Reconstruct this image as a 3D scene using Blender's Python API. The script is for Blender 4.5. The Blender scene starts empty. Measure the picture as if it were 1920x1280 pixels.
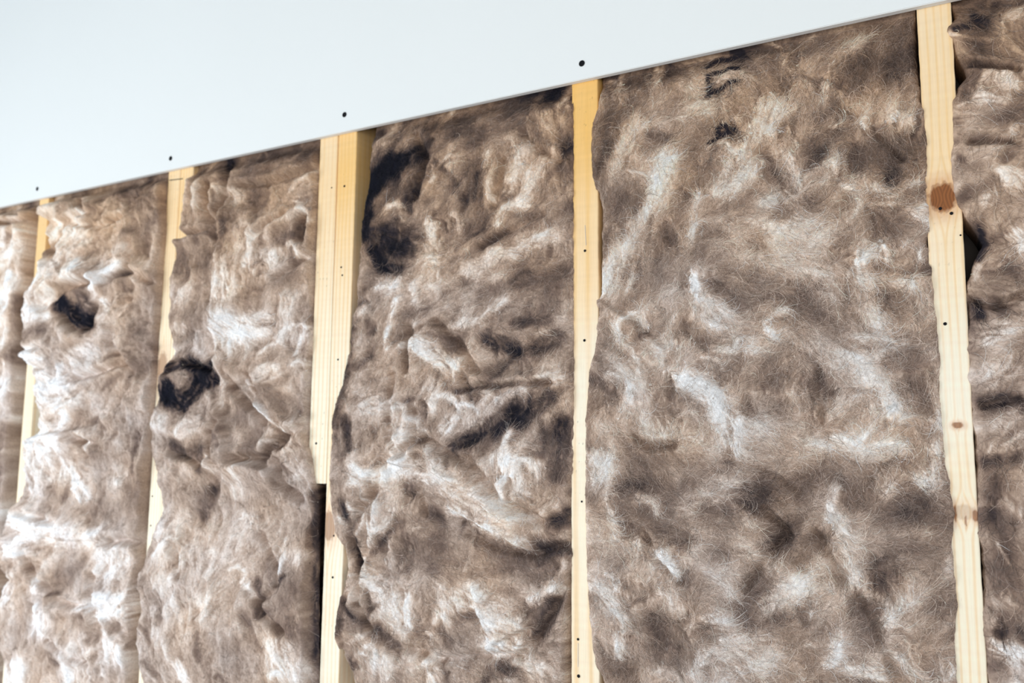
import bpy, bmesh, math, random
import numpy as np

# ------------------------------------------------------------------ camera
W, H, F = 1920.0, 1280.0, 1500.0
PX0, PY0 = 960.0, 640.0
def nrm(v): v = np.array(v, float); return v / np.linalg.norm(v)
# directions of the world axes seen by the camera (x right, y down, z forward)
left_c = nrm((-2760.0, 142.0, F))                 # along the wall, to the left
up_c = np.array((130.0, -13318.0, F)); up_c = nrm(up_c - left_c * up_c.dot(left_c))
xw_c = -left_c; zw_c = up_c; yw_c = np.cross(zw_c, xw_c)     # into the wall
RW = np.stack([xw_c, yw_c, zw_c], 1)              # camera = RW @ world
CAM = np.array((0.0, -1.0, 1.5))
def ray(px, py): return RW.T @ np.array(((px - PX0) / F, (py - PY0) / F, 1.0))
def to_wall(px, py, y=0.0):
    d = ray(px, py); t = (y - CAM[1]) / d[1]; p = CAM + d * t
    return p[0], p[2]
# distance from the wall: studs are set out 0.6 m apart
CAM[1] = -0.6 / (to_wall(1750, 150)[0] - to_wall(1097, 150)[0]) * 1.0
CAM[2] = 1.5
def project(X, Y, Z):
    d = np.stack([np.asarray(X, float) - CAM[0], np.asarray(Y, float) - CAM[1] + 0 * np.asarray(X, float), np.asarray(Z, float) - CAM[2]], -1)
    c = d @ RW.T
    return PX0 + F * c[..., 0] / c[..., 2], PY0 + F * c[..., 1] / c[..., 2]

scene = bpy.context.scene
col = scene.collection
cd = bpy.data.cameras.new('camera'); cam = bpy.data.objects.new('camera', cd); col.objects.link(cam)
cd.sensor_width = 36.0; cd.sensor_fit = 'HORIZONTAL'; cd.lens = F / W * 36.0
from mathutils import Matrix
M = np.eye(4); M[:3, 0] = RW.T @ np.array((1, 0, 0)); M[:3, 1] = RW.T @ np.array((0, -1, 0)); M[:3, 2] = RW.T @ np.array((0, 0, -1)); M[:3, 3] = CAM
cam.matrix_world = Matrix(M.tolist())
cd.clip_start = 0.02
scene.camera = cam
fx, fz = to_wall(1480, 640)
cd.dof.use_dof = True
cd.dof.focus_distance = float((RW @ (np.array((fx, 0, fz)) - CAM))[2])
cd.dof.aperture_fstop = 3.2

# ------------------------------------------------------------------ light
world = bpy.data.worlds.new('world'); scene.world = world; world.use_nodes = True
bgn = world.node_tree.nodes['Background']
bgn.inputs[0].default_value = (0.80, 0.87, 0.95, 1); bgn.inputs[1].default_value = 0.74
def area(name, loc, target, sx, sy, power, color):
    l = bpy.data.lights.new(name, 'AREA'); l.shape = 'RECTANGLE'; l.size = sx; l.size_y = sy; l.energy = power; l.color = color
    o = bpy.data.objects.new(name, l); col.objects.link(o); o.location = loc
    from mathutils import Vector
    o.rotation_euler = (Vector(target) - Vector(loc)).to_track_quat('-Z', 'Y').to_euler()
    return o
area('window_light', (-3.3, -2.3, 0.6), (-1.2, 0, 1.4), 1.8, 1.2, 66, (0.88, 0.94, 1.0))
area('front_fill', (0.6, -3.2, 1.4), (-0.2, 0, 1.6), 1.8, 1.4, 34, (1.0, 0.96, 0.92))  # unseen soft fill, added in front to brighten the right side
scene.view_settings.view_transform = 'Standard'
scene.view_settings.look = 'None'
scene.view_settings.exposure = 0.07
scene.view_settings.gamma = 1.0
scene.view_settings.use_curve_mapping = False

# ------------------------------------------------------------------ helpers
def s2l(c):
    c = np.asarray(c, float) / 255.0
    return np.where(c <= 0.04045, c / 12.92, ((c + 0.055) / 1.055) ** 2.4)

def tag(o, label=None, cat=None, group=None, kind=None):
    if label: o['label'] = label
    if cat: o['category'] = cat
    if group: o['group'] = group
    if kind: o['kind'] = kind
    return o

def link(name, me, parent=None):
    o = bpy.data.objects.new(name, me); col.objects.link(o)
    if parent: o.parent = parent
    return o

def empty(name, loc):
    o = bpy.data.objects.new(name, None); col.objects.link(o); o.location = loc; o.empty_display_size = 0.05
    return o

def grid_mesh(name, V, quads, color=None, mat=None, smooth=True):
    me = bpy.data.meshes.new(name)
    V = np.ascontiguousarray(V, dtype=np.float32); quads = np.ascontiguousarray(quads, dtype=np.int32)
    me.vertices.add(len(V)); me.vertices.foreach_set('co', V.ravel())
    me.loops.add(quads.size); me.loops.foreach_set('vertex_index', quads.ravel())
    me.polygons.add(len(quads))
    me.polygons.foreach_set('loop_start', np.arange(0, quads.size, 4, dtype=np.int32))
    me.polygons.foreach_set('loop_total', np.full(len(quads), 4, np.int32))
    me.update(calc_edges=True)
    if smooth: me.polygons.foreach_set('use_smooth', np.ones(len(quads), bool))
    if color is not None:
        a = me.color_attributes.new('Col', 'FLOAT_COLOR', 'POINT')
        c = np.ones((len(V), 4), np.float32); c[:, :3] = color
        a.data.foreach_set('color', c.ravel())
    if mat: me.materials.append(mat)
    return me

_perm = {}
def perlin(x, y, seed=0):
    if seed not in _perm:
        r = np.random.RandomState(seed + 7); p = r.permutation(256); _perm[seed] = (np.concatenate([p, p]), r.rand(256) * 2 * np.pi)
    p, ang = _perm[seed]
    xi = np.floor(x).astype(int); yi = np.floor(y).astype(int); xf = x - xi; yf = y - yi
    xi &= 255; yi &= 255
    u = xf * xf * xf * (xf * (xf * 6 - 15) + 10); v = yf * yf * yf * (yf * (yf * 6 - 15) + 10)
    def g(ix, iy, dx, dy):
        a = ang[p[p[ix] + iy]]; return np.cos(a) * dx + np.sin(a) * dy
    n00 = g(xi, yi, xf, yf); n10 = g((xi + 1) & 255, yi, xf - 1, yf)
    n01 = g(xi, (yi + 1) & 255, xf, yf - 1); n11 = g((xi + 1) & 255, (yi + 1) & 255, xf - 1, yf - 1)
    return ((n00 * (1 - u) + n10 * u) * (1 - v) + (n01 * (1 - u) + n11 * u) * v) * 1.45
def fbm(x, y, seed=0, o=4, gain=0.5):
    s = 0; a = 1; t = 0
    for k in range(o):
        s = s + a * perlin(x * 2 ** k + 13.7 * k, y * 2 ** k - 9.1 * k, seed + k); t += a; a *= gain
    return s / t * 1.3
def sstep(a, b, x):
    t = np.clip((x - a) / (b - a), 0, 1); return t * t * (3 - 2 * t)

def new_mat(name, rough=0.9):
    m = bpy.data.materials.new(name); m.use_nodes = True
    b = m.node_tree.nodes['Principled BSDF']; b.inputs['Roughness'].default_value = rough
    return m, m.node_tree, b

# ------------------------------------------------------------------ materials
def vcol_mat(name, rough, spec, bump_scale, bump_dist, stretch=(1, 1, 1), var=0.0):
    m, nt, b = new_mat(name, rough)
    b.inputs['Specular IOR Level'].default_value = spec
    at = nt.nodes.new('ShaderNodeAttribute'); at.attribute_name = 'Col'
    tc = nt.nodes.new('ShaderNodeTexCoord'); mp = nt.nodes.new('ShaderNodeMapping'); mp.inputs['Scale'].default_value = stretch
    no = nt.nodes.new('ShaderNodeTexNoise'); no.inputs['Scale'].default_value = bump_scale; no.inputs['Detail'].default_value = 4
    nt.links.new(tc.outputs['Object'], mp.inputs[0]); nt.links.new(mp.outputs[0], no.inputs['Vector'])
    bp = nt.nodes.new('ShaderNodeBump'); bp.inputs['Strength'].default_value = 0.6; bp.inputs['Distance'].default_value = bump_dist
    nt.links.new(no.outputs['Fac'], bp.inputs['Height']); nt.links.new(bp.outputs[0], b.inputs['Normal'])
    if var > 0:
        mr = nt.nodes.new('ShaderNodeMapRange'); mr.inputs['From Min'].default_value = 0.3; mr.inputs['From Max'].default_value = 0.7
        mr.inputs['To Min'].default_value = 1 - var; mr.inputs['To Max'].default_value = 1 + var
        nt.links.new(no.outputs['Fac'], mr.inputs[0])
        mx = nt.nodes.new('ShaderNodeVectorMath'); mx.operation = 'SCALE'
        nt.links.new(at.outputs['Color'], mx.inputs[0]); nt.links.new(mr.outputs[0], mx.inputs['Scale'])
        nt.links.new(mx.outputs[0], b.inputs['Base Color'])
    else:
        nt.links.new(at.outputs['Color'], b.inputs['Base Color'])
    return m
wool_mat = vcol_mat('glass_wool', 1.0, 0.05, 260, 0.002, var=0.16)
pine_mat = vcol_mat('planed_pine', 0.55, 0.3, 60, 0.0006, stretch=(6, 6, 0.25), var=0.035)
fib_mat, nt, b = new_mat('wool_fibre', 0.8)
b.inputs['Specular IOR Level'].default_value = 0.25
at = nt.nodes.new('ShaderNodeAttribute'); at.attribute_name = 'Col'; nt.links.new(at.outputs['Color'], b.inputs['Base Color'])
board_mat, nt, b = new_mat('plasterboard_paper', 0.75)
no = nt.nodes.new('ShaderNodeTexNoise'); no.inputs['Scale'].default_value = 3; no.inputs['Detail'].default_value = 3
cr = nt.nodes.new('ShaderNodeValToRGB'); cr.color_ramp.elements[0].color = (0.82, 0.85, 0.84, 1); cr.color_ramp.elements[1].color = (0.84, 0.87, 0.86, 1)
tc = nt.nodes.new('ShaderNodeTexCoord'); nt.links.new(tc.outputs['Object'], no.inputs['Vector'])
nt.links.new(no.outputs['Fac'], cr.inputs[0]); nt.links.new(cr.outputs[0], b.inputs['Base Color'])
no2 = nt.nodes.new('ShaderNodeTexNoise'); no2.inputs['Scale'].default_value = 350
bp = nt.nodes.new('ShaderNodeBump'); bp.inputs['Strength'].default_value = 0.15; bp.inputs['Distance'].default_value = 0.0005
nt.links.new(tc.outputs['Object'], no2.inputs['Vector']); nt.links.new(no2.outputs['Fac'], bp.inputs['Height']); nt.links.new(bp.outputs[0], b.inputs['Normal'])
edge_mat, nt, b = new_mat('plaster_core_edge', 0.9)
no = nt.nodes.new('ShaderNodeTexNoise'); no.inputs['Scale'].default_value = 40; no.inputs['Detail'].default_value = 4
cr = nt.nodes.new('ShaderNodeValToRGB'); cr.color_ramp.elements[0].color = (0.62, 0.59, 0.56, 1); cr.color_ramp.elements[1].color = (0.85, 0.83, 0.80, 1)
nt.links.new(no.outputs['Fac'], cr.inputs[0]); nt.links.new(cr.outputs[0], b.inputs['Base Color'])
screw_mat, nt, b = new_mat('black_phosphate_screw', 0.7); b.inputs['Base Color'].default_value = (0.006, 0.006, 0.008, 1); b.inputs['Specular IOR Level'].default_value = 0.2
nail_mat, nt, b = new_mat('dull_steel_nail', 0.5); b.inputs['Base Color'].default_value = (0.05, 0.045, 0.04, 1); b.inputs['Metallic'].default_value = 0.6
staple_mat, nt, b = new_mat('bright_staple', 0.35); b.inputs['Base Color'].default_value = (0.75, 0.73, 0.70, 1); b.inputs['Metallic'].default_value = 0.6
def noise_mat(name, c0, c1, scale, rough=0.9):
    m, nt, b = new_mat(name, rough)
    no = nt.nodes.new('ShaderNodeTexNoise'); no.inputs['Scale'].default_value = scale; no.inputs['Detail'].default_value = 5
    cr = nt.nodes.new('ShaderNodeValToRGB'); cr.color_ramp.elements[0].color = (*c0, 1); cr.color_ramp.elements[1].color = (*c1, 1)
    tc = nt.nodes.new('ShaderNodeTexCoord'); nt.links.new(tc.outputs['Object'], no.inputs['Vector'])
    nt.links.new(no.outputs['Fac'], cr.inputs[0]); nt.links.new(cr.outputs[0], b.inputs['Base Color'])
    return m
sheath_mat = noise_mat('dark_sheathing', (0.04, 0.033, 0.029), (0.085, 0.07, 0.06), 12)
ceil_mat = noise_mat('ceiling_board', (0.45, 0.47, 0.48), (0.52, 0.54, 0.55), 5, 0.8)
floor_mat = noise_mat('concrete_floor', (0.42, 0.41, 0.39), (0.55, 0.54, 0.52), 5, 0.7)

# ------------------------------------------------------------------ setting
ZE = to_wall(1072, 155, -0.0135)[1] + 0.0015               # lower edge of the plasterboard
for _t in ((70, 369), (600, 255), (1710, 11)): print('edge z', to_wall(*_t, -0.0135), ZE)
STUD_D = 0.095
X_L = to_wall(75, 380)[0] - 0.66; X_R = to_wall(1750, 200)[0] + 0.70
Z_TOP = ZE + 0.80
print('camera', CAM, 'lens', cd.lens, 'ZE', ZE, 'X', X_L, X_R, 'top-left', to_wall(0, 0), 'bottom', to_wall(1500, 1280), to_wall(0, 1280))

def box(name, x0, x1, y0, y1, z0, z1, mat, parent=None, bevel=0.0):
    bm = bmesh.new(); bmesh.ops.create_cube(bm, size=1)
    for v in bm.verts:
        v.co = ((x0 + x1) / 2 + v.co.x * (x1 - x0), (y0 + y1) / 2 + v.co.y * (y1 - y0), (z0 + z1) / 2 + v.co.z * (z1 - z0))
    if bevel: bmesh.ops.bevel(bm, geom=bm.edges[:], offset=bevel, segments=2, affect='EDGES')
    me = bpy.data.meshes.new(name); bm.to_mesh(me); bm.free(); me.materials.append(mat)
    return link(name, me, parent)
tag(box('wall_back', X_L, X_R, STUD_D + 0.001, STUD_D + 0.02, 0.0, Z_TOP + 0.004, sheath_mat), kind='structure')
tag(box('ceiling', X_L - 2.5, X_R + 2.5, -5.0, STUD_D + 0.02, Z_TOP + 0.005, Z_TOP + 0.06, ceil_mat), kind='structure')
tag(box('floor', X_L - 2.5, X_R + 2.5, -5.0, STUD_D + 0.02, -0.05, 0.0, floor_mat), kind='structure')

# ------------------------------------------------------------------ plasterboard
board = empty('plasterboard_sheet', (0, 0, ZE))
tag(board, 'large white plasterboard sheet screwed across the upper part of the stud wall', 'plasterboard')
bm = bmesh.new(); bmesh.ops.create_cube(bm, size=1)
for v in bm.verts:
    v.co = ((X_L + X_R) / 2 + v.co.x * (X_R - X_L), -0.0075 + v.co.y * 0.013, 0.40 + v.co.z * 0.80)
bmesh.ops.bevel(bm, geom=bm.edges[:], offset=0.0012, segments=2, affect='EDGES')
me = bpy.data.meshes.new('board'); bm.to_mesh(me); bm.free(); me.materials.append(board_mat); me.materials.append(edge_mat)
for p in me.polygons:
    if abs(p.normal.z) > 0.8: p.material_index = 1
link('board', me, board)
def screw_mesh(r):
    bm = bmesh.new(); n = 20
    rings = [(0.0 * r, 0.0006), (0.42 * r, 0.0006), (0.46 * r, 0.0), (0.85 * r, -0.0001), (1.0 * r, 0.0002), (1.0 * r, 0.0012)]
    prev = None; c = bm.verts.new((0, rings[0][1], 0))
    for k, (rr, y) in enumerate(rings[1:]):
        cur = [bm.verts.new((rr * math.cos(a * 2 * math.pi / n), y, rr * math.sin(a * 2 * math.pi / n))) for a in range(n)]
        for i in range(n):
            j = (i + 1) % n
            if prev is None: bm.faces.new((c, cur[i], cur[j]))
            else: bm.faces.new((prev[i], cur[i], cur[j], prev[j]))
        prev = cur
    bmesh.ops.recalc_face_normals(bm, faces=bm.faces[:])
    me = bpy.data.meshes.new('screw'); bm.to_mesh(me); bm.free(); me.materials.append(screw_mat); return me
sme = screw_mesh(0.0062)
for (px, py) in ((1091, 119), (646, 215), (320, 297), (70, 354)):
    x, z = to_wall(px, py, -0.014); o = link('screw', sme, board); o.location = (x, -0.0150, z - ZE)
x, z = to_wall(1752, 10, 0)
for zz in (0.3, 0.6):
    for px in (1091, 646, 320, 70, 1745):
        o = link('screw', sme, board); o.location = (to_wall(px, 200, -0.014)[0], -0.0150, zz + 0.03)
        u, v = project(o.location.x, -0.0146, ZE + zz + 0.03)
        if 0 < u < W and 0 < v < H: bpy.data.objects.remove(o)      # the photograph shows none there

# ------------------------------------------------------------------ studs
def stud(px_l, px_r, label, seed, knots=(), nails=(), staples=(), zlo=None, lean=0.0, tint=0.0, end_ragged=False, ring=1.0, ytop=300, warm=0.0):
    x0 = to_wall(px_l, ytop)[0]; x1 = to_wall(px_r, ytop)[0]
    xc = (x0 + x1) / 2; w = x1 - x0
    z0 = 0.045 if zlo is None else zlo; z1 = Z_TOP
    root = empty('stud', (xc, 0, z0)); tag(root, label, 'stud', 'pine studs of the wall frame')
    zf = to_wall(px_l, 1300)[1] - 0.03
    rows = np.concatenate([np.linspace(z0, zf, 60, endpoint=False) if zf > z0 + 0.02 else [], np.arange(max(zf, z0), ZE + 0.03, 0.0017), np.linspace(ZE + 0.04, z1 - 0.001, 12)])
    nf = 34; r = 0.002
    prof = [(-w / 2, STUD_D)] + [(-w / 2, y) for y in np.linspace(STUD_D * 0.7, r, 12)]
    prof += [(-w / 2 + r * (1 - math.cos(a)), r * (1 - math.sin(a))) for a in (0.4, 0.8, 1.2)]
    prof += [(x, 0.0) for x in np.linspace(-w / 2 + r, w / 2 - r, nf)]
    prof += [(w / 2 - r * (1 - math.cos(a)), r * (1 - math.sin(a))) for a in (1.2, 0.8, 0.4)]
    prof += [(w / 2, y) for y in np.linspace(r, STUD_D * 0.7, 12)] + [(w / 2, STUD_D)]
    P = np.array(prof); n = len(P); R = len(rows)
    X = np.repeat(P[None, :, 0], R, 0); Y = np.repeat(P[None, :, 1], R, 0); Z = np.repeat(np.array(rows)[:, None], n, 1)
    X = X + 0.0012 * perlin(Z * 1.7, Z * 0 + seed, 3) * 1.0 + 0.0004 * perlin(Z * 60, X * 20 + seed, 4)
    wx = X + xc
    # grain coordinate, bent round each knot
    g = X + np.sign(X) * Y * 0.6 + 0.006 * perlin(Z * 1.1, X * 4 + seed, 5) + 0.0018 * perlin(Z * 6, X * 30 + seed, 6)
    kn = np.zeros_like(X); kred = np.zeros_like(X)
    for (kx, ky, rx, rz, dark) in knots:
        kX, kZ = to_wall(kx, ky); sc = (to_wall(kx + 10, ky)[0] - to_wall(kx, ky)[0]) / 10
        dx = (wx - kX) / (rx * sc); dz = (Z - kZ) / (rz * sc)
        d = np.sqrt(dx * dx + dz * dz) + 0.16 * perlin(wx * 180, Z * 140, 8)
        g = g - np.sign(dx + 1e-6) * rx * sc * 0.85 * np.exp(-(dz / 1.9) ** 2) * np.exp(-np.abs(dx) / 2.2)
        kn = np.maximum(kn, sstep(1.08, 0.85, d) * dark)
        kred = np.maximum(kred, sstep(2.4, 0.8, d) * dark * 0.45)
        kn = np.maximum(kn, 0.5 * dark * (sstep(0.13, 0.03, np.abs(d - 1.0))))
    rings = 0.5 + 0.5 * np.sin((g * 620 * ring + 2.4 * perlin(Z * 0.7, X * 8 + seed, 9)) + seed)
    rings = rings ** 3
    streak = fbm(X * 260 + seed, Z * 5, 10, 3)
    saw = perlin(Z * 110 + 0.0 * X, X * 6, 11)
    base = s2l((253, 240, 215)); dk = s2l((238, 205, 155)); red = s2l((196, 120, 62)); kc = s2l((150, 92, 48)); pale = s2l((253, 243, 224))
    t = np.clip(rings * 0.75 + 0.22 * streak + tint, 0, 1)[..., None]
    C = base * (1 - t) + dk * t
    blot = sstep(0.0, 0.6, fbm(X * 14 + seed, Z * 2.2, 12, 3))[..., None] * 0.5
    C = C * (1 - blot) + pale * blot
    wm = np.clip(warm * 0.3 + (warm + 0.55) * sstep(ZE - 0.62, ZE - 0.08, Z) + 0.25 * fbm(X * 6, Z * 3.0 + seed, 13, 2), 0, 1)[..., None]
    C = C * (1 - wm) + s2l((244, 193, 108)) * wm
    C = C * (1 + 0.035 * saw[..., None])
    C = C * (1 - kred[..., None]) + red * kred[..., None]
    kc2 = kc * (0.85 + 0.4 * np.sin(g * 2400)[..., None] * 0.5)
    C = C * (1 - kn[..., None]) + kc2 * kn[..., None]
    # small dark specks along the arris
    sp = sstep(0.62, 0.8, perlin(wx * 300, Z * 120, 14 + seed)) * sstep(0.35, 0.1, perlin(Z * 3, Z * 0 + seed, 15) + 0.4)
    C = C * (1 - 0.5 * sp[..., None])
    C = np.clip(C, 0.005, 0.95)
    if end_ragged:
        Z[0] += 0.004 * perlin(X[0] * 90, X[0] * 0, 16); 
    V = np.stack([X, Y, Z - z0], -1).reshape(-1, 3)
    i = np.arange(R - 1)[:, None] * n; j = np.arange(n - 1)[None, :]
    a = (i + j).ravel(); q = np.stack([a, a + 1, a + 1 + n, a + n], 1)
    ja = np.arange(R - 1) * n; back = np.stack([ja + n - 1, ja, ja + n, ja + n + n - 1], 1)
    caps = []
    for k in range(n // 2 - 1):
        caps.append((k, n - 1 - k, n - 2 - k, k + 1)) ; o_ = (R - 1) * n; caps.append((o_ + k, o_ + k + 1, o_ + n - 2 - k, o_ + n - 1 - k))
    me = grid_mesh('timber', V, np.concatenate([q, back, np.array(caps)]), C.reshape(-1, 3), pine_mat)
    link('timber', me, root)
    for (nx, ny, nr) in nails:
        X_, Z_ = to_wall(nx, ny); o = link('nail', sme, root); o.location = (X_ - xc, -0.0009, Z_ - z0); s = 1.15 * nr / 0.0062; o.scale = (s, s * 0.6, s)
    for (ax, ay, bx_, by_, th) in staples:
        A = to_wall(ax, ay); B_ = to_wall(bx_, by_)
        bm = bmesh.new(); bmesh.ops.create_cube(bm, size=1); L = math.hypot(B_[0] - A[0], B_[1] - A[1])
        for v in bm.verts: v.co = (v.co.x * th, v.co.y * th, v.co.z * L)
        bmesh.ops.bevel(bm, geom=bm.edges[:], offset=th * 0.3, segments=2, affect='EDGES')
        me = bpy.data.meshes.new('staple'); bm.to_mesh(me); bm.free(); me.materials.append(nail_mat if th > 0.0012 else staple_mat)
        o = link('staple', me, root); o.location = ((A[0] + B_[0]) / 2 - xc, -0.0003, (A[1] + B_[1]) / 2 - z0); o.rotation_euler.y = math.atan2(B_[0] - A[0], B_[1] - A[1])
    return root, x0, x1
S = {}
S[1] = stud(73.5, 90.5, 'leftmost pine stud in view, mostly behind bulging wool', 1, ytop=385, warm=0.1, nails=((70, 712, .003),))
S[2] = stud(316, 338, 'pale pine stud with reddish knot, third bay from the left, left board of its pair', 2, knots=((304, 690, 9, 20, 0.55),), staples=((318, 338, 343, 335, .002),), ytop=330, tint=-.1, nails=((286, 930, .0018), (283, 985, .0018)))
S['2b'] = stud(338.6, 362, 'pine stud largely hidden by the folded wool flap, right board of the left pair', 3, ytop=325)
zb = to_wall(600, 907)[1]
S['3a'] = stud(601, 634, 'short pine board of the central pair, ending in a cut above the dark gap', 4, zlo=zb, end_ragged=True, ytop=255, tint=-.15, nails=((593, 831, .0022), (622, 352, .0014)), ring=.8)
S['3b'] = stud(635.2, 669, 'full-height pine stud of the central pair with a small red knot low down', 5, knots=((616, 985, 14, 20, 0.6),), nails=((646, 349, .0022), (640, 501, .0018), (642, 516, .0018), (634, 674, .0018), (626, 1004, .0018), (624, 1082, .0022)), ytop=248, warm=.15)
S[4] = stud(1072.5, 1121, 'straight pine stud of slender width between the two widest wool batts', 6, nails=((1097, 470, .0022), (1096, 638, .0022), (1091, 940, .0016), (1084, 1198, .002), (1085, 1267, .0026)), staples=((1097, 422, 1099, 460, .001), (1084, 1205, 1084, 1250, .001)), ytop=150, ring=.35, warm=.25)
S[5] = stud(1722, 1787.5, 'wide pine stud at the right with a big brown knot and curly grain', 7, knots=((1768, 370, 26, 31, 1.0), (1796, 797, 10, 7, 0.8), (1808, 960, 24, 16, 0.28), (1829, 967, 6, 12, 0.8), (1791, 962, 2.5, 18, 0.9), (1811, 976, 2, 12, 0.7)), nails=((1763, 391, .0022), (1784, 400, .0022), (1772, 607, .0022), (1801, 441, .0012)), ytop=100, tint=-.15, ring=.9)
# frame members beyond the picture's edges and the plates
def plain_member(name, x0, x1, z0, z1, label, cat, g=None):
    o = box(name, x0, x1, 0, STUD_D, z0, z1, pine_plain, bevel=0.002); tag(o, label, cat, g); return o
pine_plain = noise_mat('pine_plain', tuple(s2l((236, 204, 150))), tuple(s2l((246, 222, 178))), 6, 0.6)
plain_member('bottom_plate', X_L, X_R, 0.0, 0.045, 'long horizontal pine bottom plate lying on the floor under the studs', 'plate')

# ------------------------------------------------------------------ insulation batts
TS = np.array([-1.3, -1, -.75, -.5, -.25, 0, .3, .6, 1.0, 1.3])
TC = s2l([(26, 27, 36), (52, 48, 54), (92, 79, 75), (127, 109, 100), (159, 140, 128), (189, 171, 159), (217, 204, 196), (238, 232, 228), (248, 248, 250), (252, 252, 253)])
def palette(t, warm):
    c = np.stack([np.interp(t, TS, TC[:, k]) for k in range(3)], -1)
    w = warm[..., None]
    return c * (1 + w * np.array((0.12, -0.02, -0.21)))

def seg_dist(X, Z, pts, sx, sz):
    """distance (pixels of the photograph's scale) to a polyline given on the wall, and the direction of the nearest piece"""
    D = np.full(X.shape, 1e9); A = np.zeros(X.shape); side = np.zeros(X.shape); ll = 0
    if len(pts) == 1: pts = [pts[0], (pts[0][0] + 1e-4, pts[0][1])]
    for (a, b_) in zip(pts[:-1], pts[1:]):
        ax, az = a[0] * sx, a[1] * sz; bx_, bz = b_[0] * sx, b_[1] * sz
        dx, dz = bx_ - ax, bz - az; L = dx * dx + dz * dz + 1e-9
        t = np.clip(((X * sx - ax) * dx + (Z * sz - az) * dz) / L, 0, 1)
        ex = X * sx - ax - t * dx; ez = Z * sz - az - t * dz; d = np.sqrt(ex * ex + ez * ez)
        m = d < D; D[m] = d[m]; A[m] = math.atan2((b_[1] - a[1]), (b_[0] - a[0])); side[m] = ((dx * (Z * sz - az) - dz * (X * sx - ax)) / math.sqrt(L))[m]
    return D, A, side

def bil(A, i, j):
    i = np.clip(i, 0, A.shape[0] - 1.001); j = np.clip(j, 0, A.shape[1] - 1.001)
    a = i.astype(int); c = j.astype(int); u = i - a; v = j - c
    if A.ndim == 3: u = u[..., None]; v = v[..., None]
    return A[a, c] * (1 - u) * (1 - v) + A[a + 1, c] * u * (1 - v) + A[a, c + 1] * (1 - u) * v + A[a + 1, c + 1] * u * v

def lic(N, ui, uj, L):
    nz, nx = N.shape; I0, J0 = np.meshgrid(np.arange(nz, dtype=float), np.arange(nx, dtype=float), indexing='ij')
    acc = N.copy(); wsum = 1.0
    for sgn in (1, -1):
        I = I0.copy(); J = J0.copy()
        for k in range(L):
            a = np.clip(np.rint(I).astype(int), 0, nz - 1); c = np.clip(np.rint(J).astype(int), 0, nx - 1)
            I += sgn * ui[a, c]; J += sgn * uj[a, c]
            a = np.clip(np.rint(I).astype(int), 0, nz - 1); c = np.clip(np.rint(J).astype(int), 0, nx - 1)
            acc += N[a, c]
    out = acc / (2 * L + 1); out -= out.mean(); return out / (out.std() + 1e-9)

def wp(l):
    if isinstance(l[0], tuple): return l
    return [to_wall(l[k], l[k + 1]) for k in range(0, len(l), 2)]
ZLOW = 0.05

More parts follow.
